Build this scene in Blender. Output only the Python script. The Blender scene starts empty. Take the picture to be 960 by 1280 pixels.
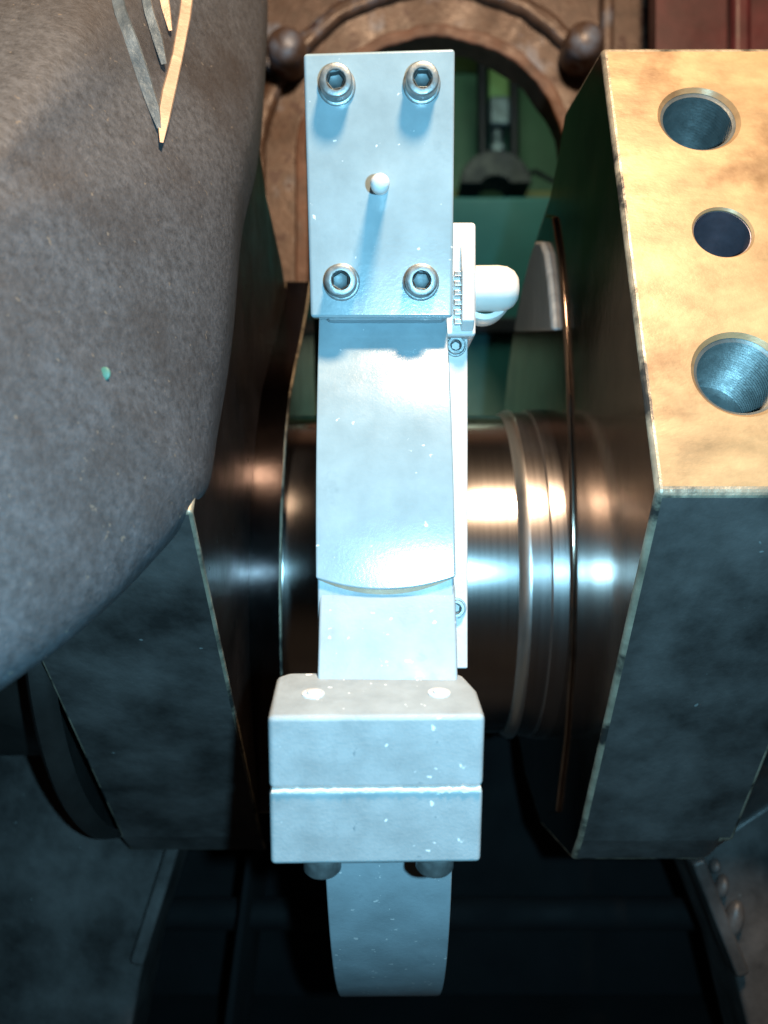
import bpy, bmesh, math, random
from mathutils import Vector, Matrix, noise as mnoise
R = math.radians
rnd = random.Random(7)
scene = bpy.context.scene
col = scene.collection

# ------------------------------------------------------------------ camera, world, lamps
F = 1104.0
def P(px, py, d):                      # a point seen at that direction, d metres ahead of the camera
    return Vector(((px - 480) / F * d, d, (640 - py) / F * d))

cam = bpy.data.cameras.new('camera')
cam.sensor_fit = 'VERTICAL'; cam.sensor_height = 24; cam.sensor_width = 18
cam.lens = 24 * F / 1280
cam.clip_start = .01; cam.clip_end = 50
cam.dof.use_dof = True; cam.dof.focus_distance = .47; cam.dof.aperture_fstop = 4.0
camo = bpy.data.objects.new('camera', cam); col.objects.link(camo)
camo.rotation_euler = (R(90), 0, 0)
scene.camera = camo

w = bpy.data.worlds.new('World'); scene.world = w; w.use_nodes = True
w.node_tree.nodes['Background'].inputs[0].default_value = (.75, .85, 1, 1)
w.node_tree.nodes['Background'].inputs[1].default_value = .002

def lamp(name, typ, loc, energy, color, target=None, **k):
    l = bpy.data.lights.new(name, typ); l.energy = energy; l.color = color
    for a, v in k.items(): setattr(l, a, v)
    o = bpy.data.objects.new(name, l); col.objects.link(o); o.location = loc
    if target is not None:
        o.rotation_euler = (Vector(target) - Vector(loc)).to_track_quat('-Z', 'Y').to_euler()
    return o
# the phone's flash beside the lens, the warm inspection lamp above, an added fill brightening the bulkhead beyond the arch
lamp('flash', 'SPOT', (.050, -.012, .004), 14.5, (.32, .74, 1.0), (-.02, .6, -.02), spot_size=R(108), spot_blend=.8, shadow_soft_size=.006)
lamp('inspection_lamp', 'AREA', (.165, -.06, .86), 20, (1.0, .70, .45), (.06, .62, .05), shape='DISK', size=.16)
lamp('room_fill', 'AREA', (.25, 1.45, .95), 1.3, (.80, 1.0, .75), (.15, 2.05, .3), shape='DISK', size=.4)

scene.view_settings.view_transform = 'Standard'
scene.view_settings.look = 'None'
scene.view_settings.exposure = 0
scene.view_settings.gamma = 1
scene.cycles.max_bounces = 8
scene.cycles.use_denoising = True

# ------------------------------------------------------------------ materials
def mat(name, base, rough=.5, metal=0., var=(.8, 1.2), scale=30, bump=.2, bscale=200, specks=None, dirt=None, stretch=None, rvar=.1, coat=0.):
    m = bpy.data.materials.new(name); m.use_nodes = True
    nt = m.node_tree; N = nt.nodes; L = nt.links
    b = N['Principled BSDF']
    tc = N.new('ShaderNodeTexCoord'); mp = N.new('ShaderNodeMapping')
    L.new(tc.outputs['Object'], mp.inputs[0])
    if stretch: mp.inputs['Scale'].default_value = stretch
    def noise(s, det=4, src=mp, ro=.6):
        n = N.new('ShaderNodeTexNoise'); n.inputs['Scale'].default_value = s
        n.inputs['Detail'].default_value = det; n.inputs['Roughness'].default_value = ro
        L.new(src.outputs['Vector' if src is mp else 'Object'], n.inputs['Vector']); return n
    def ramp(src, p0, p1, c0, c1):
        r = N.new('ShaderNodeValToRGB'); L.new(src, r.inputs[0])
        r.color_ramp.elements[0].position = p0; r.color_ramp.elements[1].position = p1
        r.color_ramp.elements[0].color = c0; r.color_ramp.elements[1].color = c1; return r
    def mixc(fac, a, bb):
        x = N.new('ShaderNodeMix'); x.data_type = 'RGBA'
        L.new(fac, x.inputs[0]); 
        for s, v in ((6, a), (7, bb)):
            if isinstance(v, tuple): x.inputs[s].default_value = v
            else: L.new(v, x.inputs[s])
        return x.outputs[2]
    n1 = noise(scale, 6)
    lo = tuple(c * var[0] for c in base) + (1,); hi = tuple(min(1, c * var[1]) for c in base) + (1,)
    c = ramp(n1.outputs[0], .3, .7, lo, hi).outputs[0]
    if dirt:                                    # (colour, scale, threshold, softness)
        n = noise(dirt[1], 5, tc)
        f = ramp(n.outputs[0], dirt[2], dirt[2] + dirt[3], (0, 0, 0, 1), (1, 1, 1, 1)).outputs[0]
        c = mixc(f, c, tuple(dirt[0]) + (1,))
    if specks:
        n = noise(specks[1], 2, tc)
        f = ramp(n.outputs[0], specks[2], specks[2] + .03, (0, 0, 0, 1), (1, 1, 1, 1)).outputs[0]
        c = mixc(f, c, tuple(specks[0]) + (1,))
    L.new(c, b.inputs['Base Color'])
    b.inputs['Metallic'].default_value = metal
    rr = ramp(noise(scale * 1.7, 5).outputs[0], .3, .7, (max(0, rough - rvar),) * 3 + (1,), (min(1, rough + rvar),) * 3 + (1,))
    L.new(rr.outputs[0], b.inputs['Roughness'])
    if coat: b.inputs['Coat Weight'].default_value = coat; b.inputs['Coat Roughness'].default_value = .15
    if bump:
        bp = N.new('ShaderNodeBump'); bp.inputs['Strength'].default_value = bump; bp.inputs['Distance'].default_value = .001
        L.new(noise(bscale, 5, mp, .65).outputs[0], bp.inputs['Height']); L.new(bp.outputs[0], b.inputs['Normal'])
    return m

M = {}
M['blue'] = mat('pale_blue_paint', (.31, .41, .455), .20, 0, (.84, 1.12), 38, .10, 520, specks=((.75, .8, .82), 230, .725), dirt=((.20, .28, .32), 30, .60, .2), rvar=.05, coat=.9)
M['blue_thin'] = mat('thin_blue_paint', (.37, .44, .48), .42, 0, (.82, 1.12), 40, .15, 450, specks=((.75, .75, .75), 200, .68), dirt=((.21, .26, .30), 34, .60, .2))
M['block'] = mat('block_paint', (.36, .405, .425), .5, 0, (.82, 1.12), 60, .25, 600, specks=((.9, .92, .92), 170, .69), dirt=((.10, .16, .19), 140, .68, .08))
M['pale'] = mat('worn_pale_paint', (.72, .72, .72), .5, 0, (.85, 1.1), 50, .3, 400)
M['white'] = mat('white_nylon', (.85, .84, .80), .4, 0, (.97, 1.02), 40, .05, 300)
M['screw'] = mat('oiled_screw_steel', (.32, .36, .37), .42, .75, (.7, 1.2), 150, .15, 700)
M['socket'] = mat('socket_shadow_steel', (.12, .15, .16), .5, .7, (.8, 1.2), 100, .1, 500)
M['steel'] = mat('bright_steel', (.62, .62, .60), .28, 1, (.85, 1.1), 60, .1, 500)
M['pin'] = mat('polished_journal', (.64, .60, .58), .19, 1, (.9, 1.08), 40, .025, 120, stretch=(18, .03, .03), rvar=.015)
M['collar'] = mat('turned_collar_steel', (.60, .56, .55), .25, 1, (.75, 1.1), 40, .06, 120, stretch=(18, .03, .03), rvar=.02)
M['rim'] = mat('rim_steel', (.80, .78, .76), .30, 1, (.97, 1.03), 60, .05, 300, rvar=.02)
M['lit_patch'] = mat('lit_land_patch', (.30, .32, .33), .5, .25, (.7, 1.2), 30, .3, 60, stretch=(1, 9, 1))
M['land'] = mat('oily_land', (.15, .095, .07), .30, 1, (.6, 1.3), 14, .15, 60, rvar=.08)
M['dark_face'] = mat('dark_web_face', (.045, .036, .034), .36, .8, (.5, 1.5), 18, .2, 60)  # left web's inner face, darker and rougher than the right one
M['oily_black'] = mat('oily_black_casting', (.02, .018, .017), .5, 0, (.6, 1.5), 20, .4, 60)
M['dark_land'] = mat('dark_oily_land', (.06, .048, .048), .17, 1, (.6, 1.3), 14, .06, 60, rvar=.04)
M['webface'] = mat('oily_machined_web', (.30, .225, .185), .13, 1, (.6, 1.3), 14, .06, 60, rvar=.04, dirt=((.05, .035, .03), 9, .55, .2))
M['edge'] = mat('glint_edge_steel', (.46, .40, .30), .42, .4, (.5, 1.3), 60, .6, 160, dirt=((.05, .05, .048), 34, .50, .12))  # edge steel lightened so the bevels carry painted-in lit lines and glints
M['tan'] = mat('tan_oiled_face', (.44, .30, .16), .42, .2, (.62, 1.3), 34, .2, 150, dirt=((.16, .08, .035), 17, .53, .20), rvar=.1, stretch=(.7, 1.2, 1.2))
M['cast'] = mat('dark_casting', (.082, .076, .074), .45, .15, (.35, 1.7), 20, .9, 60, specks=((.22, .24, .24), 130, .74), rvar=.12)
M['weight'] = mat('rough_grey_casting', (.078, .084, .095), .55, .1, (.62, 1.4), 240, .6, 420, specks=((.16, .14, .12), 230, .70), dirt=((.042, .037, .036), 13, .46, .3))
M['frame'] = mat('rusty_brown_casting', (.095, .060, .045), .42, .1, (.65, 1.3), 60, .5, 160, dirt=((.15, .18, .24), 11, .56, .10), specks=((.05, .02, .015), 40, .64))
M['rust'] = mat('dark_rust', (.12, .06, .04), .55, 0, (.6, 1.4), 40, .5, 120)
M['hole'] = mat('thread_steel', (.20, .225, .225), .42, .6, (.8, 1.2), 90, .2, 300)
M['dowel'] = mat('dowel_bore', (.16, .15, .19), .45, .5, (.8, 1.2), 90, .2, 300)
M['wallgreen'] = mat('green_bulkhead_paint', (.07, .18, .10), .5, 0, (.75, 1.2), 6, .2, 60)
M['teal'] = mat('teal_panel_paint', (.03, .20, .20), .5, 0, (.8, 1.2), 6, .2, 60)
M['olive'] = mat('olive_rail_paint', (.20, .21, .07), .5, 0, (.8, 1.2), 12, .2, 60)
M['palegreen'] = mat('pale_green_pane', (.20, .36, .13), .4, 0, (.8, 1.2), 8, .1, 60)
M['black'] = mat('black_rubber', (.012, .012, .022), .5, 0, (.7, 1.4), 20, .2, 100)
M['red'] = mat('maroon_paint', (.075, .016, .018), .5, 0, (.4, 1.6), 12, .2, 60)
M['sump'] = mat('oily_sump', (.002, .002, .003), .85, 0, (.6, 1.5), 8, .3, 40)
M['strip'] = mat('tan_sliver', (.62, .46, .33), .45, .3, (.75, 1.15), 60, .5, 200)
M['bluestrip'] = mat('blue_grey_strip', (.13, .17, .20), .4, .4, (.6, 1.4), 60, .4, 200)
M['green_dab'] = mat('green_dab', (.07, .20, .155), .5, 0, (.8, 1.2), 80, .2, 200)

# ------------------------------------------------------------------ helpers
def wpos(o):
    v = Vector((0, 0, 0))
    while o is not None: v = v + o.location; o = o.parent
    return v
def obj(name, bm, m, parent=None, bevel=0, seg=3, smooth=35, ang=30):
    """link a bmesh drawn in world coordinates as one object, its origin at its own centre"""
    cs = [v.co for v in bm.verts]
    c = Vector([(min(k[i] for k in cs) + max(k[i] for k in cs)) / 2 for i in range(3)])
    bmesh.ops.translate(bm, verts=bm.verts, vec=-c)
    bmesh.ops.recalc_face_normals(bm, faces=bm.faces)
    me = bpy.data.meshes.new(name); bm.to_mesh(me); bm.free()
    for k in (m if isinstance(m, (list, tuple)) else [m]): me.materials.append(M[k])
    o = bpy.data.objects.new(name, me); col.objects.link(o)
    if parent is not None: o.parent = parent; o.location = c - wpos(parent)
    else: o.location = c
    if bevel:
        b = o.modifiers.new('bevel', 'BEVEL'); b.width = bevel; b.segments = seg
        b.limit_method = 'ANGLE'; b.angle_limit = R(ang); b.harden_normals = True
    for p in me.polygons: p.use_smooth = True
    me.set_sharp_from_angle(angle=R(smooth))
    return o
def tag(o, label=None, cat=None, kind=None, group=None):
    for k, v in (('label', label), ('category', cat), ('kind', kind), ('group', group)):
        if v: o[k] = v
    return o
def thing(name, label, cat, loc, group=None):
    o = bpy.data.objects.new(name, None); col.objects.link(o); o.location = loc; o.empty_display_size = .02
    return tag(o, label, cat, None, group)
def prism(pts, x0, x1, bm=None):            # (y, z) outline pushed along x
    bm = bm or bmesh.new()
    a = [bm.verts.new((x0, y, z)) for y, z in pts]; b = [bm.verts.new((x1, y, z)) for y, z in pts]
    n = len(pts)
    bm.faces.new(a); bm.faces.new(b[::-1])
    for i in range(n): bm.faces.new((a[i], a[(i + 1) % n], b[(i + 1) % n], b[i]))
    return bm
def plate(pts, y0, y1, bm=None):            # (x, z) outline pushed along y
    bm = bm or bmesh.new()
    a = [bm.verts.new((x, y0, z)) for x, z in pts]; b = [bm.verts.new((x, y1, z)) for x, z in pts]
    n = len(pts)
    bm.faces.new(a); bm.faces.new(b[::-1])
    for i in range(n): bm.faces.new((a[i], a[(i + 1) % n], b[(i + 1) % n], b[i]))
    return bm
def box(x0, x1, y0, y1, z0, z1, bm=None):
    return prism([(y0, z0), (y1, z0), (y1, z1), (y0, z1)], x0, x1, bm)
def lathe(prof, origin, axis, n=48, bm=None, ph=0):   # prof: (distance along axis, radius)
    bm = bm or bmesh.new(); ax = Vector(axis).normalized()
    q = Vector((1, 0, 0)).rotation_difference(ax); o = Vector(origin); rings = []
    for t, r in prof:
        if r <= 0: rings.append([bm.verts.new(o + ax * t)])
        else: rings.append([bm.verts.new(o + q @ Vector((t, r * math.cos(2 * math.pi * k / n + ph), r * math.sin(2 * math.pi * k / n + ph)))) for k in range(n)])
    for a, b in zip(rings, rings[1:]):
        for k in range(n):
            l = (k + 1) % n
            if len(a) == 1 and len(b) == 1: break
            if len(a) == 1: bm.faces.new((a[0], b[k], b[l]))
            elif len(b) == 1: bm.faces.new((a[k], a[l], b[0]))
            else: bm.faces.new((a[k], a[l], b[l], b[k]))
    return bm
def tube(pts, r, n=10, bm=None):
    bm = bm or bmesh.new(); rings = []
    for i, p in enumerate(pts):
        p = Vector(p); t = (Vector(pts[min(i + 1, len(pts) - 1)]) - Vector(pts[max(i - 1, 0)])).normalized()
        u = t.orthogonal().normalized() if i == 0 else (u - t * u.dot(t)).normalized()
        v = t.cross(u); rr = r[i] if isinstance(r, (list, tuple)) else r
        rings.append([bm.verts.new(p + (u * math.cos(6.28318 * k / n) + v * math.sin(6.28318 * k / n)) * rr) for k in range(n)])
    for a, b in zip(rings, rings[1:]):
        for k in range(n): bm.faces.new((a[k], a[(k + 1) % n], b[(k + 1) % n], b[k]))
    bm.faces.new(rings[0][::-1]); bm.faces.new(rings[-1])
    return bm
def bake(o):                                 # turn modifiers into plain mesh
    dg = bpy.context.evaluated_depsgraph_get(); dg.update()
    me = bpy.data.meshes.new_from_object(o.evaluated_get(dg))
    o.modifiers.clear(); o.data = me; return o
def xform(bm, mtx): bmesh.ops.transform(bm, matrix=mtx, verts=bm.verts); return bm

# ------------------------------------------------------------------ setting: sump, bulkhead
CY, CZ, RP = .748, -.051, .132              # the crankpin's axis and radius
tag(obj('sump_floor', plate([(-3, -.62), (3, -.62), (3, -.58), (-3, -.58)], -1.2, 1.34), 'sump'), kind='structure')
tag(obj('bulkhead_wall', plate([(-2.5, .42 * 2 - 1.6), (2.5, .42 * 2 - 1.6), (2.5, 2.4), (-2.5, 2.4)], 2.1, 2.16), 'wallgreen'), kind='structure')
tag(obj('deck', box(-2.5, 2.5, 1.36, 2.098, -.80, -.74), 'teal'), kind='structure')

# ------------------------------------------------------------------ engine frame behind the crankshaft
FY = 1.06
def fpx(v): return v / F * FY
FC = (fpx(545 - 480), fpx(640 - 212))       # arch centre
FR = fpx(160)
frame = thing('engine_frame', 'rusty brown cast engine frame with an arched opening behind the crankshaft', 'engine casting', (FC[0], FY, -.58))
def arch(r, zb, n=40):
    pts = [(FC[0] + r * math.cos(math.pi * k / n), FC[1] + r * math.sin(math.pi * k / n)) for k in range(n + 1)]
    return [(FC[0] + r, zb)] + pts + [(FC[0] - r, zb)]
def arch_band(r0, r1, zb, y0, y1, n=110):
    a = arch(r0, zb, n); b = arch(r1, zb, n); bm = bmesh.new()
    vs = [[bm.verts.new((x, y, z)) for x, z in loop] for loop, y in ((a, y0), (b, y0), (b, y1), (a, y1))]
    for i in range(len(a) - 1):
        for k in range(4):
            p, q = vs[k], vs[(k + 1) % 4]
            bm.faces.new((p[i], p[i + 1], q[i + 1], q[i]))
    for e in (0, -1): bm.faces.new([v[e] for v in vs])
    for v in bm.verts:                       # hand-dressed casting: uneven edges
        q = mnoise.noise_vector(v.co * 28) * .0035 + mnoise.noise_vector(v.co * 90) * .0012
        v.co += Vector((q.x, q.y, q.z))
    return bm
# wall with the arch cut through: a band from the arch to a wide rectangle
ZB = -.02
def frame_wall():
    bm = bmesh.new(); a = arch(FR + .012, ZB); n = len(a); b = []
    W, T = 1.5, 1.4
    for i, (x, z) in enumerate(a):
        if i == 0: b.append((W, ZB)); continue
        if i == n - 1: b.append((-W, ZB)); continue
        d = Vector((x - FC[0], z - FC[1])).normalized()
        k = min(W / max(abs(d.x), 1e-6), (T - FC[1]) / max(abs(d.y), 1e-6) if d.y > 0 else 9e9)
        b.append((FC[0] + d.x * k, FC[1] + d.y * k))
    L = [[bm.verts.new((x, y, z)) for x, z in loop] for loop, y in ((a, FY), (b, FY), (b, FY + .03), (a, FY + .03))]
    for i in range(n - 1):
        for k in range(4):
            p, q = L[k], L[(k + 1) % 4]
            bm.faces.new((p[i], p[i + 1], q[i + 1], q[i]))
    for e in (0, -1): bm.faces.new([v[e] for v in L])
    return bm
obj('wall_panel', frame_wall(), 'frame', frame)
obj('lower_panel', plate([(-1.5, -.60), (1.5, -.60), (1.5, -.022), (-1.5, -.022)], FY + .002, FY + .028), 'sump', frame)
obj('arch_lining', arch_band(FR, FR + .015, -.019, FY - .012, FY + .034), 'rust', frame, .003)
obj('arch_rim', arch_band(FR + .014, FR + .052, -.018, FY - .006, FY + .01), 'frame', frame, .003)
obj('outer_ridge', arch_band(FR + .050, FR + .072, -.017, FY - .020, FY + .008), 'frame', frame, .009, 4)
for px, py in ((363, 86), (719, 80)):
    c = Vector((fpx(px - 480), FY - .045, fpx(640 - py)))
    obj('bolt_cap', lathe([(-.03, .023), (.002, .023), (.009, .0215), (.015, .017), (.019, .010), (.0205, 0)], c, (0, -1, 0), 28), 'frame', frame, smooth=60)
for x0, x1 in ((318, 334), (748, 764)):
    bm = box(fpx(x0 - 480), fpx(x1 - 480), FY - .018, FY + .005, -.016, 1.2)
    obj('frame_rib', bm, 'frame', frame, .006)

rp = tag(obj('red_panel', box(P(818, 0, .98).x, 1.2, .975, 1.0, P(0, 90, .98).z, 1.2), 'red'), 'dark red painted panel above the tan drilled face', 'panel')
obj('panel_rib', box(P(905, 0, .98).x, P(930, 0, .98).x, .955, .9755, P(0, 88, .98).z, 1.19), 'red', rp, .008)

# ------------------------------------------------------------------ things beyond the arch
by = 2.04
def rail(py0, py1, lab):
    a, b = P(400, py1, by), P(760, py0, by)
    bm = box(a.x, b.x, by - .03, by + .058, a.z, b.z)
    tag(obj('rail', bm, 'olive', None, .006), lab, 'rail', group='olive rails on the green bulkhead')
rail(57, 77, 'upper olive rail across the green bulkhead, under the crown of the arch')
rail(243, 258, 'lower olive rail across the green bulkhead, under the black hood')
tp = tag(obj('locker', box(P(420, 0, 1.9).x, P(770, 0, 1.9).x, 1.82, 2.09, P(0, 560, 1.9).z, P(0, 262, 1.9).z), 'teal', None, .008), 'teal green locker seen through the arch below the lower rail', 'locker')
obj('locker_band', box(P(420, 0, 1.8).x, P(770, 0, 1.8).x, 1.80, 1.823, P(0, 416, 1.8).z, P(0, 396, 1.8).z), 'black', tp, .004)
gx = P(621, 0, by).x
g = thing('sight_gauge', 'upright gauge with two dark posts and a pale green pane on the bulkhead', 'gauge', (gx, by, P(0, 210, by).z))
for px in (603, 643):
    a = P(px, 205, by - .03); b = P(px - 1, 78, by - .03)
    obj('post', tube([a, b], .011, 12), 'black', g)
a, b = P(611, 132, by), P(637, 80, by)
obj('pane', box(a.x, b.x, by - .012, by + .02, a.z, b.z), 'palegreen', g, .002)
a, b = P(608, 170, by), P(634, 134, by)
obj('valve_body', box(a.x, b.x, by - .06, by + .02, a.z, b.z), 'bluestrip', g, .008)
obj('valve_nut', lathe([(-.02, .02), (.012, .02), (.02, .012), (.022, 0)], P(621, 188, by - .06), (0, -1, 0), 6), 'bluestrip', g)
obj('valve_stem', tube([P(621, 205, by - .03), P(621, 165, by - .03)], .014, 12), 'bluestrip', g)
# the black half-round hood with an open middle
hood = bmesh.new(); n = 24; hc = P(615, 243, by - .05)
ro, ri = 42 / F * by, 16 / F * by
L = []
for y, r, s in ((by - .12, ro, .92), (by - .12, ri, .55), (by + .02, ri, .55), (by + .02, ro, .92)):
    L.append([hood.verts.new((hc.x + r * math.cos(math.pi * k / n), y, hc.z + s * r * math.sin(math.pi * k / n))) for k in range(n + 1)])
for i in range(n):
    for k in range(4):
        p, q = L[k], L[(k + 1) % 4]; hood.faces.new((p[i], p[i + 1], q[i + 1], q[i]))
for e in (0, -1): hood.faces.new([v[e] for v in L])
tag(obj('hood', hood, 'black', None, .006), 'black half round hood on the lower olive rail under the gauge', 'hood')
cable = [P(655, 222, by - .03), P(668, 214, by - .03), P(690, 226, by - .03), P(715, 232, by - .03)]
tag(obj('cable', tube(cable, .006, 8), 'black'), 'thin dark cable running right from the black hood', 'cable')

# ------------------------------------------------------------------ crankshaft
crank = thing('crankshaft', 'dark steel crankshaft with a polished crankpin between two heavy webs', 'crankshaft', (.02, CY, -.27))
ax = (1, 0, 0)
obj('crankpin', lathe([(-.0705, RP), (.0945, RP)], (0, CY, CZ), ax, 128), 'pin', crank)
obj('collar_rim', lathe([(.0935, .130), (.0945, .1325), (.1000, .1362), (.1025, .1366), (.1032, .1330)], (0, CY, CZ), ax, 128), 'rim', crank, smooth=50)
obj('oil_groove', lathe([(.1025, .1345), (.1165, .1342), (.1170, .128)], (0, CY, CZ), ax, 128), 'collar', crank, smooth=50)
obj('collar', lathe([(.1160, .128), (.1165, .1345), (.1175, .1366), (.1290, .1370)], (0, CY, CZ), ax, 128), 'collar', crank, smooth=50)

def web(profile, x0, x1, gold_edge, bev, cutters):
    """profile in (y, z), gold_edge = index of the edge that carries the machined mounting face"""
    bm = prism(profile, x0, x1)
    outer = x1 if abs(x0) < abs(x1) else x0
    n = len(profile); low = [Vector(profile[k]) for k in (n - 3, n - 2, n - 1)]
    def onlow(v): return abs(v.co.x - outer) < 1e-5 and any((Vector((v.co.y, v.co.z)) - q).length < 1e-5 for q in low)
    bmesh.ops.bevel(bm, geom=[e for e in bm.edges if all(onlow(v) for v in e.verts)], offset=.034, segments=7, profile=.5, affect='EDGES', clamp_overlap=True)
    bmesh.ops.recalc_face_normals(bm, faces=bm.faces)
    inner = x0 if abs(x0) < abs(x1) else x1
    ga, gb = Vector(profile[gold_edge]), Vector(profile[gold_edge + 1])
    for f in bm.faces:
        c = f.calc_center_median()
        if abs(c.x - inner) < 1e-5: f.material_index = 0
        elif (Vector((c.y, c.z)) - (ga + gb) / 2).length < 1e-4: f.material_index = 1
        else: f.material_index = 2
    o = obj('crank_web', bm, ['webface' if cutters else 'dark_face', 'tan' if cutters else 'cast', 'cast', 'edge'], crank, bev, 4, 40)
    o.modifiers['bevel'].material = 3; o.modifiers['bevel'].use_clamp_overlap = False; o.modifiers['bevel'].harden_normals = False
    for p in o.data.polygons: p.use_smooth = False
    for c in cutters:
        b = o.modifiers.new('cut', 'BOOLEAN'); b.object = c; b.solver = 'EXACT'; b.operation = 'DIFFERENCE'
    if cutters:
        bake(o)
        for c in cutters: bpy.data.objects.remove(c)
    return o
def far_arc(y0, z0):
    return [(.665, .270), (.70, .250), (.745, .241), (.80, .228), (.855, .205), (.90, .18), (.940, .145), (.972, .10), (.98, .03), (.972, -.06), (.94, -.14), (.89, -.20), (.82, -.245), (.74, -.262)]
K = .942
pr = [(.450 * K, .010 * K), (.565 * K, .297 * K), (.64, .290)] + far_arc(0, 0) + [(.655 * K, -.258 * K), (.632 * K, -.235 * K)]
gdir = Vector((0, .115, .287)).normalized(); gn = Vector((0, -.287, .115)).normalized()
def onface(px, py):
    s = (640 - py) / F; d = K * (.450 - .4007 * .010) / (1 - .4007 * s)
    return P(px, py, d)
holes = [(onface(874, 148), .0232 * K, 'threaded_hole'), (onface(904, 290), .0168 * K, 'dowel_hole'), (onface(925, 467), .0240 * K, 'threaded_hole')]
cut = []
for c, r, nm in holes:
    k = .0022 if nm == 'threaded_hole' else .0012
    bm = lathe([(-.02, 0), (-.02, r + k + .02), (.0, r + k), (k, r), (.06, r), (.06, 0)], c, -gn, 64)
    for f in bm.faces: f.material_index = 1
    cut.append(obj('cutter', bm, ['tan', 'tan'], None))
web_r = web(pr, .131, .236, 0, .0032, cut)
for c, r, nm in holes:
    prof = [(.0018, r + .0008)]
    if nm == 'threaded_hole':
        t = .0026
        while t < .050:
            prof += [(t, r - .0002), (t + .0009, r - .0018), (t + .0018, r - .0002)]; t += .0021
    else: prof += [(.0020, r - .0004), (.05, r - .0004)]
    prof += [(.0525, r - .0022), (.0535, r - .003), (.058, 0)]
    h = obj(nm, lathe(prof, c, -gn, 48), 'hole' if nm == 'threaded_hole' else 'dowel', crank, smooth=20)
pl = [(.428, .000), (.640, .285)] + far_arc(0, 0) + [(.70, -.268), (.672, -.247)]
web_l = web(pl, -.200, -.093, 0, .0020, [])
# machined land standing proud around the pin on the inner face of each web
land_r = [(.660, -.225), (.628, -.16), (.611, -.10), (.607, -.05), (.610, .02), (.620, .09), (.634, .145), (.650, .19), (.672, .225), (.705, .238), (.745, .226), (.80, .205), (.843, .172), (.868, .10), (.875, 0), (.87, -.12), (.84, -.20), (.78, -.235), (.70, -.24)]
land_l = [(.660, -.225), (.628, -.16), (.611, -.10), (.607, -.05), (.614, .00), (.640, .055), (.672, .092), (.715, .122), (.757, .148), (.81, .185), (.86, .225), (.885, .215), (.905, .10), (.905, 0), (.89, -.12), (.84, -.20), (.78, -.235), (.70, -.24)]
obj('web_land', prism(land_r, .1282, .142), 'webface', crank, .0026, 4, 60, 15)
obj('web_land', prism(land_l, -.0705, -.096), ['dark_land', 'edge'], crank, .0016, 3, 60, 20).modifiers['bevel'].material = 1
obj('lit_land_patch', prism([(.652, .134), (.658, .152), (.668, .175), (.682, .200), (.70, .214), (.725, .222), (.75, .217), (.79, .202), (.820, .187), (.842, .172)], .1235, .140), 'lit_patch', crank, .003, 4, 60)  # added slab, pale and cut to paint the land's lit stretch above a shadow
# main journals outside the webs
obj('main_journal', lathe([(-.199, .225), (-.203, .231), (-.212, .232), (-.216, .228), (-.217, .17), (-.40, .17), (-.40, .02)], (0, CY, -.03), ax, 96), 'oily_black', crank, smooth=50)
obj('main_journal', lathe([(.245, .15), (.285, .15), (.29, .155), (.38, .155), (.38, .02)], (0, CY - .03, -.03), ax, 96), 'cast', crank, smooth=50)

# ------------------------------------------------------------------ crankcase side walls and the sump pipe
def cwall(side, lab):
    s = side
    # outline in (x, z); inner edge slants
    if s < 0: inner = [P(226, 1052, .72), P(180, 1200, .72)]; out = -1.0
    else: inner = [P(862, 1072, .72), P(918, 1214, .72)]; out = 1.0
    xi0, zi0, xi1, zi1 = inner[0].x, inner[0].z, inner[1].x, inner[1].z
    k = (xi1 - xi0) / (zi1 - zi0); zb = -.578; zt = .02
    xb = xi1 + k * (zb - zi1) * .6
    pts = [(xi0, zi0), (xi1, zi1), (xb, zb), (out, zb), (out, zt), (xi0 + s * .10, zt), (xi0 + s * .09, zi0 + .06)]
    o = obj('crankcase_wall', plate(pts, .72, .80), 'cast', None, .004)
    tag(o, lab, 'engine wall')
    # machined lip on the slanting edge
    n_ = Vector((xi1 - xi0, zi1 - zi0)).normalized(); t = Vector((-n_.y, n_.x)) * (.0095)
    if t.x * s > 0: t = -t
    a, b = Vector((xi0, zi0)), Vector((xi1, zi1))
    obj('edge_lip', plate([tuple(a + t * .2), tuple(b + t * .2), tuple(b - t), tuple(a - t)], .708, .735), 'cast', o, .003)
    return o
wl = cwall(-1, 'dark crankcase wall at lower left under the counterweight')
wr = cwall(1, 'dark crankcase wall at lower right with small oval lugs')
for px, py, rx, rz in ((893, 1082, 6, 9), (902, 1108, 8, 15), (917, 1150, 12, 25)):
    c = P(px, py, .715); bm = bmesh.new()
    bmesh.ops.create_uvsphere(bm, u_segments=16, v_segments=10, radius=1)
    xform(bm, Matrix.Translation(c) @ Matrix.Rotation(R(14), 4, 'Y') @ Matrix.Diagonal((rx / F * .72, .008, rz / F * .72, 1)))
    obj('lug', bm, 'cast', wr, smooth=80)
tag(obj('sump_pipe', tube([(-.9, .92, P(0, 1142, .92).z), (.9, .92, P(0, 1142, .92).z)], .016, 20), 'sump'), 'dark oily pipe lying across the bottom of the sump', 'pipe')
tag(obj('baffle_plate', plate([(P(318, 0, .86).x, P(0, 1062, .86).z), (P(280, 0, .86).x, -.577), (P(268, 0, .86).x, -.577), (P(310, 0, .86).x, P(0, 1062, .86).z)], .85, 1.05), 'sump', None, .002), 'dark thin baffle standing in the sump left of the clamp', 'baffle')

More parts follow.
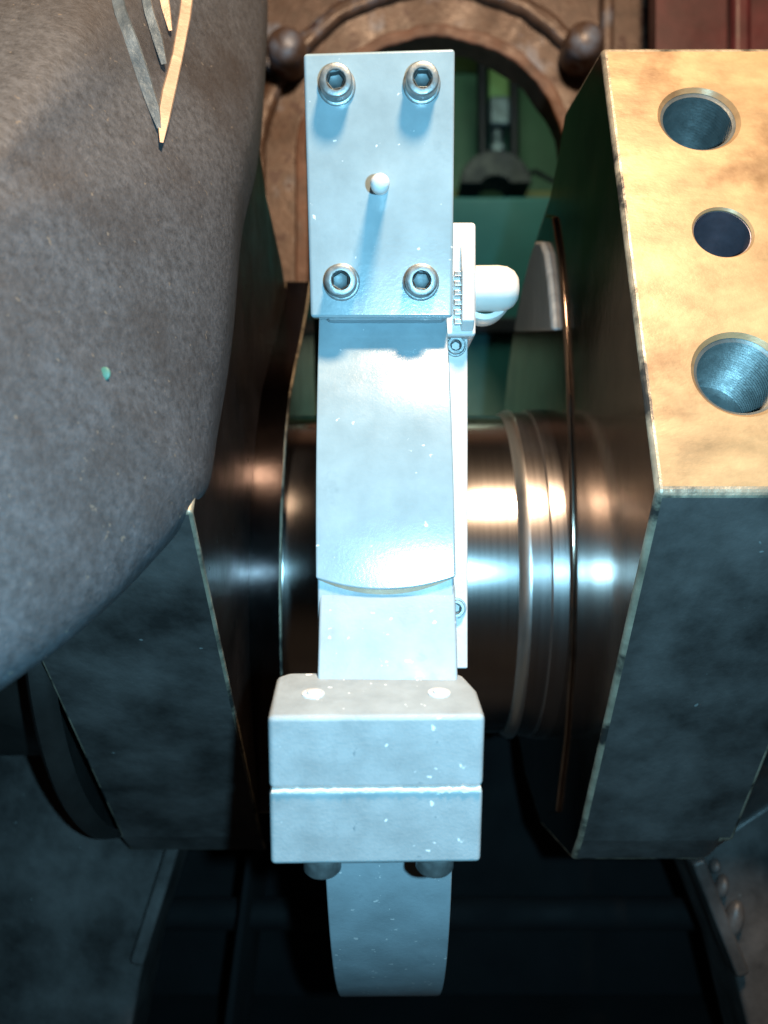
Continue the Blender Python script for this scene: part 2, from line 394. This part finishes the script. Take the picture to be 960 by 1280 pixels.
# ------------------------------------------------------------------ counterweight on the left web
out = [(338, -70, .69), (332, 0, .665), (327, 110, .61), (312, 180, .565), (294, 250, .525), (287, 370, .50), (273, 480, .473), (260, 560, .452), (254, 608, .436), (245, 634, .430), (222, 660, .415), (200, 690, .402), (168, 724, .388), (135, 762, .372), (62, 828, .346), (0, 872, .33), (-90, 935, .31),
       (-260, 960, .30), (-330, 600, .32), (-330, 200, .42), (-260, -240, .58), (60, -260, .70), (300, -220, .73)]
loop0 = [P(*q) for q in out]; cen = Vector((-.17, .36, .11))
def wloop(k, dy): return [p.lerp(cen, k) + Vector((0, dy, 0)) for p in loop0]
loops = [wloop(.16, .13), wloop(.06, .06), wloop(.012, .014), wloop(.025, .001), wloop(.075, -.010), wloop(.17, -.018), wloop(.36, -.024), wloop(.65, -.027)]
bm = bmesh.new(); V = [[bm.verts.new(p) for p in l] for l in loops]; n = len(out)
for a, b in zip(V, V[1:]):
    for i in range(n): bm.faces.new((a[i], a[(i + 1) % n], b[(i + 1) % n], b[i]))
bm.faces.new(V[0][::-1])
cv = bm.verts.new(cen + Vector((0, -.028, 0)))
for i in range(n): bm.faces.new((V[-1][i], V[-1][(i + 1) % n], cv))
cw = obj('counterweight', bm, 'weight', None, smooth=180)
ss = cw.modifiers.new('smooth', 'SUBSURF'); ss.levels = 3; ss.render_levels = 3
bake(cw)
tag(cw, 'large rough grey cast counterweight filling the upper left foreground', 'counterweight')
dg = bpy.context.evaluated_depsgraph_get()
def onweight(px, py, lift=.0):
    d = P(px, py, 1).normalized()
    ok, loc, nrm, _ = cw.ray_cast(-cw.location, d)
    p = loc + cw.location if ok else P(px, py, .45)
    return p - d * lift
# V of thin strips lying on the counterweight
vs = thing('bent_strip', 'bent V shaped metal strip with a bright tan sliver, on the counterweight', 'metal strip', onweight(200, 175))
def ribbon(name, pts, wid, m, lift=.003):
    bm = bmesh.new(); rows = []
    q = [onweight(x, y, lift) for x, y in pts]
    for i, p in enumerate(q):
        t = (q[min(i + 1, len(q) - 1)] - q[max(i - 1, 0)]).normalized(); nrm = -p.normalized()
        s = t.cross(nrm).normalized() * wid[i] / 2 / F * p.y; h = nrm * .0015
        rows.append([bm.verts.new(p + s - h), bm.verts.new(p + s * .8 + h), bm.verts.new(p - s * .8 + h), bm.verts.new(p - s - h)])
    for a, b in zip(rows, rows[1:]):
        for k in range(4): bm.faces.new((a[k], a[(k + 1) % 4], b[(k + 1) % 4], b[k]))
    bm.faces.new(rows[0][::-1]); bm.faces.new(rows[-1])
    return obj(name, bm, m, vs, smooth=30)
ribbon('sliver', [(237, -30), (231, 20), (222, 70), (211, 115), (204, 150), (202, 178)], [15, 15, 14, 17, 16, 5], 'strip', .006)
ribbon('strip', [(140, -30), (150, 15), (165, 55), (180, 100), (192, 135), (199, 160)], [17, 17, 18, 19, 16, 6], 'bluestrip', .004)
ribbon('strip', [(176, -30), (186, 15), (197, 50), (205, 80)], [13, 13, 14, 8], 'bluestrip', .005)
ribbon('strip', [(200, -30), (207, 10), (213, 38)], [14, 12, 5], 'strip', .004)
c = onweight(131, 467, .0006); bm = bmesh.new(); bmesh.ops.create_uvsphere(bm, u_segments=14, v_segments=8, radius=1)
xform(bm, Matrix.Translation(c) @ Matrix.Diagonal((.0026, .0008, .0030, 1)))
tag(obj('paint_dab', bm, 'green_dab', None, smooth=80), 'small green dab of paint on the face of the counterweight', 'paint dab')

# ------------------------------------------------------------------ the clamp-on tool around the crankpin
tool = thing('ring_clamp', 'pale blue ring clamp with bolted front plate and block, around the crankpin', 'clamp', (.002, CY, CZ - .315))
RO, XA, XB = .315, -.0325, .0345
ROLL = Matrix.Translation((0, CY, CZ)) @ Matrix.Rotation(R(-.6), 4, 'Y') @ Matrix.Translation((0, -CY, -CZ))
bm = lathe([(XA, .142), (XA, RO), (XB, RO), (XB, .142), (XA, .142)], (0, CY, CZ), ax, 160)
obj('ring', xform(bm, ROLL), 'blue_thin', tool, .0012, 2, 30, 40)
def ring_hit(py):                            # angle on the ring for an elevation seen from the camera
    e = math.atan2(640 - py, F); d = Vector((math.cos(e), math.sin(e))); c = Vector((CY, CZ))
    b = d.dot(c); t = b - math.sqrt(b * b - c.length_squared + RO * RO)
    p = d * t - c; return math.atan2(p.y, -p.x)
# cover strip with a bowed lower edge
bm = bmesh.new(); nx, nz = 16, 30; top = ring_hit(330); rows = []
for i in range(nx + 1):
    u = i / nx; x = XA - .0006 + u * (XB - XA + .0012)
    bot = ring_hit(722 + 15 * (1 - (2 * u - 1) ** 2))
    rows.append([(x, top + (bot - top) * j / nz) for j in range(nz + 1)])
def rp_(x, a, r): return (x, CY - r * math.cos(a), CZ + r * math.sin(a))
fo = [[bm.verts.new(rp_(x, a, RO + .0032)) for x, a in r] for r in rows]
fi = [[bm.verts.new(rp_(x, a, RO - .004)) for x, a in r] for r in rows]
for i in range(nx):
    for j in range(nz):
        bm.faces.new((fo[i][j], fo[i + 1][j], fo[i + 1][j + 1], fo[i][j + 1]))
        bm.faces.new((fi[i][j], fi[i][j + 1], fi[i + 1][j + 1], fi[i + 1][j]))
    bm.faces.new((fo[i][0], fi[i][0], fi[i + 1][0], fo[i + 1][0])); bm.faces.new((fo[i][nz], fo[i + 1][nz], fi[i + 1][nz], fi[i][nz]))
for j in range(nz):
    bm.faces.new((fo[0][j], fo[0][j + 1], fi[0][j + 1], fi[0][j])); bm.faces.new((fo[nx][j], fi[nx][j], fi[nx][j + 1], fo[nx][j + 1]))
obj('cover_strip', xform(bm, ROLL), 'blue', tool, .001, 2, 40, 50)
bm = bmesh.new(); rr = []  # tan crescent painting in the warm light along the cover strip's lower edge
for i in range(17):
    u = i / 16; x = XA + .001 + u * (XB - XA - .002); k = 1 - (2 * u - 1) ** 2
    a0 = ring_hit(721 + 15 * k); a1 = ring_hit(724 + 19 * k)
    rr.append([bm.verts.new(rp_(x, a, r)) for a, r in ((a0, RO + .0020), (a1, RO + .0012), (a1, RO - .004), (a0, RO - .004))])
for p, q in zip(rr, rr[1:]):
    for k in range(4): bm.faces.new((p[k], p[(k + 1) % 4], q[(k + 1) % 4], q[k]))
bm.faces.new(rr[0][::-1]); bm.faces.new(rr[-1])
obj('lit_crescent', xform(bm, ROLL), 'strip', tool, smooth=50)
# lug sloping out from the ring into the block
lug = [(.452, -.030), (.4345, -.0375), (.4255, -.060), (.4175, -.085), (.4175, -.14), (.462, -.160), (.49, -.16), (.49, -.03)]
obj('ring_lug', prism(lug, XA + .0008, XB + .0006), 'blue_thin', tool, .0015, 2)
# front plate, leaning out a little at the top
a, b, c, d = P(379, 66, .430), P(569, 60, .430), P(566, 397, .4495), P(388, 397, .4495)
bm = bmesh.new(); nrm = (b - a).cross(d - a).normalized()
if nrm.y < 0: nrm = -nrm
T = .016
f = [bm.verts.new(p) for p in (a, b, c, d)]; g_ = [bm.verts.new(p + nrm * T) for p in (a, b, c, d)]
bm.faces.new(f); bm.faces.new(g_[::-1])
for i in range(4): bm.faces.new((f[i], f[(i + 1) % 4], g_[(i + 1) % 4], g_[i]))
fp = obj('front_plate', bm, 'blue', tool, .0018, 3)
obj('plate_bracket', box(XA + .002, XB - .002, .458, .60, .100, .225), 'blue_thin', tool, .003)
def onplate(px, py):
    dd = P(px, py, 1); t = a.dot(nrm) / dd.dot(nrm); return dd * t
def cap_screw(c, axis, r, h, parent, spin=0, m='screw'):
    """socket head cap screw: rounded head with a hexagonal recess"""
    axv = Vector(axis).normalized(); bm = bmesh.new()
    o = obj('cap_screw', lathe([(-.002, r), (h - .0012, r), (h - .0004, r * .97), (h, r * .9), (h, r * .62), (h - .0006, r * .56)], c, axv, 36), m, parent, smooth=40)
    s = lathe([(h - .0005, r * .57), (h - .0006, r * .54), (h - r * .75, r * .52), (h - r * .9, 0)], c, axv, 6, None, rnd.random() * 1.05)
    obj('hex_socket', s, 'socket', o, smooth=20)
    w_ = lathe([(-.001, r * 1.16), (.0012, r * 1.16), (.0016, r * 1.1), (.0016, r * .9)], c, axv, 36)
    obj('washer', w_, m, o, smooth=40)
    return o
for px, py in ((421, 108), (527, 106), (427, 353), (526, 353)):
    cap_screw(onplate(px, py), -nrm, .0080, .0105, tool)
pc = onplate(475, 232)
obj('dowel_pin', lathe([(-.004, .0046), (.024, .0046), (.0262, .0038), (.027, .0022), (.0272, 0)], pc, -pc + Vector((0, 0, .02)), 28), 'pale', tool, smooth=50)
# side bar on the right flank of the ring with two screws facing forward
zt, zb = P(0, 415, .50).z, P(0, 836, .50).z
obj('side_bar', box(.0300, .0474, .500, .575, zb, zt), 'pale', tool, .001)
for py in (433, 760):
    cap_screw(Vector((.0405, .500, P(0, py, .5).z)), (0, -1, 0), .0052, .004, tool)
# small side block with a toothed edge and the white nylon knob
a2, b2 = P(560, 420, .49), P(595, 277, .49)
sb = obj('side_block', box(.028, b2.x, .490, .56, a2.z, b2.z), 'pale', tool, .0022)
for k in range(6):
    z = P(0, 342 + 12 * k, .486).z
    obj('tooth', box(.0385, .0432, .4855, .4905, z - .0016, z + .0016), 'steel', sb, .0006, 2)
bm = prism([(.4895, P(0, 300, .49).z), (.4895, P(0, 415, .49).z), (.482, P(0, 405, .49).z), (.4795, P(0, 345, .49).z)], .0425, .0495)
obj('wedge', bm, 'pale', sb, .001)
kc = P(590, 361, .525)
kn = obj('knob', lathe([(0, .0134), (.0150, .0136), (.0205, .0128), (.0245, .0105), (.0270, .0070), (.0282, 0)], kc, (1, 0, 0), 40), 'white', tool, smooth=60)
obj('knob_flat', lathe([(-.006, .0155), (.009, .0162), (.0118, .0150), (.0125, .012)], kc + Vector((.0080, .0125, -.0030)), (0, -1, 0), 36), 'white', kn, smooth=50)

# split clamp block
BL = Matrix.Translation(P(471, 895, .380)) @ Matrix.Rotation(R(1.8), 4, 'Z') @ Matrix.Rotation(R(12), 4, 'X')
hw = .0470; H1, H2, DP = .0345, .0362, .050
def bbox(x0, x1, y0, y1, z0, z1): return xform(box(x0, x1, y0, y1, z0, z1), BL)
def rblock(z0, z1):
    # plan outline with the right-hand corners rounded off more than the left
    q = [(-hw, 0), (hw, 0), (hw, DP * .55), (hw - .004, DP * .9), (hw - .009, DP), (-hw + .006, DP), (-hw, DP * .9)]
    bm = bmesh.new(); A = [bm.verts.new((x, y, z0)) for x, y in q]; B = [bm.verts.new((x, y, z1)) for x, y in q]
    bm.faces.new(A); bm.faces.new(B[::-1]); n = len(q)
    for i in range(n): bm.faces.new((A[i], A[(i + 1) % n], B[(i + 1) % n], B[i]))
    return xform(bm, BL)
up = obj('clamp_block', rblock(-H1, 0), ['block'], tool, .0026, 3)
lo = obj('clamp_block', rblock(-H1 - .0006 - H2, -H1 - .0006), ['block'], tool, .0022, 3)
# whitish squeezed-out bead in the joint
bm = bmesh.new(); nb = 60; rr = []
for i in range(nb + 1):
    x = -hw + .0012 + (2 * hw - .0024) * i / nb
    w_ = .0004 + .0009 * rnd.random() ** 4; y_ = -.0006 - .0005 * rnd.random(); zc = -H1 - .0005 + .0005 * (rnd.random() - .5)
    rr.append([bm.verts.new(BL @ Vector((x, y, z))) for y, z in ((.004, zc - w_), (y_, zc - w_), (y_, zc + w_), (.004, zc + w_))])
for p, q in zip(rr, rr[1:]):
    for k in range(4): bm.faces.new((p[k], p[(k + 1) % 4], q[(k + 1) % 4], q[k]))
bm.faces.new(rr[0][::-1]); bm.faces.new(rr[-1])
obj('joint_bead', bm, 'white', tool, smooth=60)
for x in (-.0285, .0290):
    c = BL @ Vector((x, .0235, 0)); upv = (BL.to_3x3() @ Vector((0, 0, 1)))
    o = obj('stud_end', lathe([(-.002, .0052), (.0006, .0052), (.0008, .0046), (.0008, .0040), (.0002, .0038), (.0002, .0030), (.0016, .0028), (.0018, .002), (.0018, 0)], c, upv, 28), 'pale', tool, smooth=40)
    c = BL @ Vector((x - .0015 if x > 0 else x + .004, .0125, -H1 - H2 - .001))
    obj('bolt_head', lathe([(-.002, .0100), (.0015, .0100), (.0018, .0088), (.0090, .0088), (.0103, .0078), (.0106, .005), (.0090, .0045), (.0090, 0)], c, -upv, 32), 'screw', tool, smooth=40)
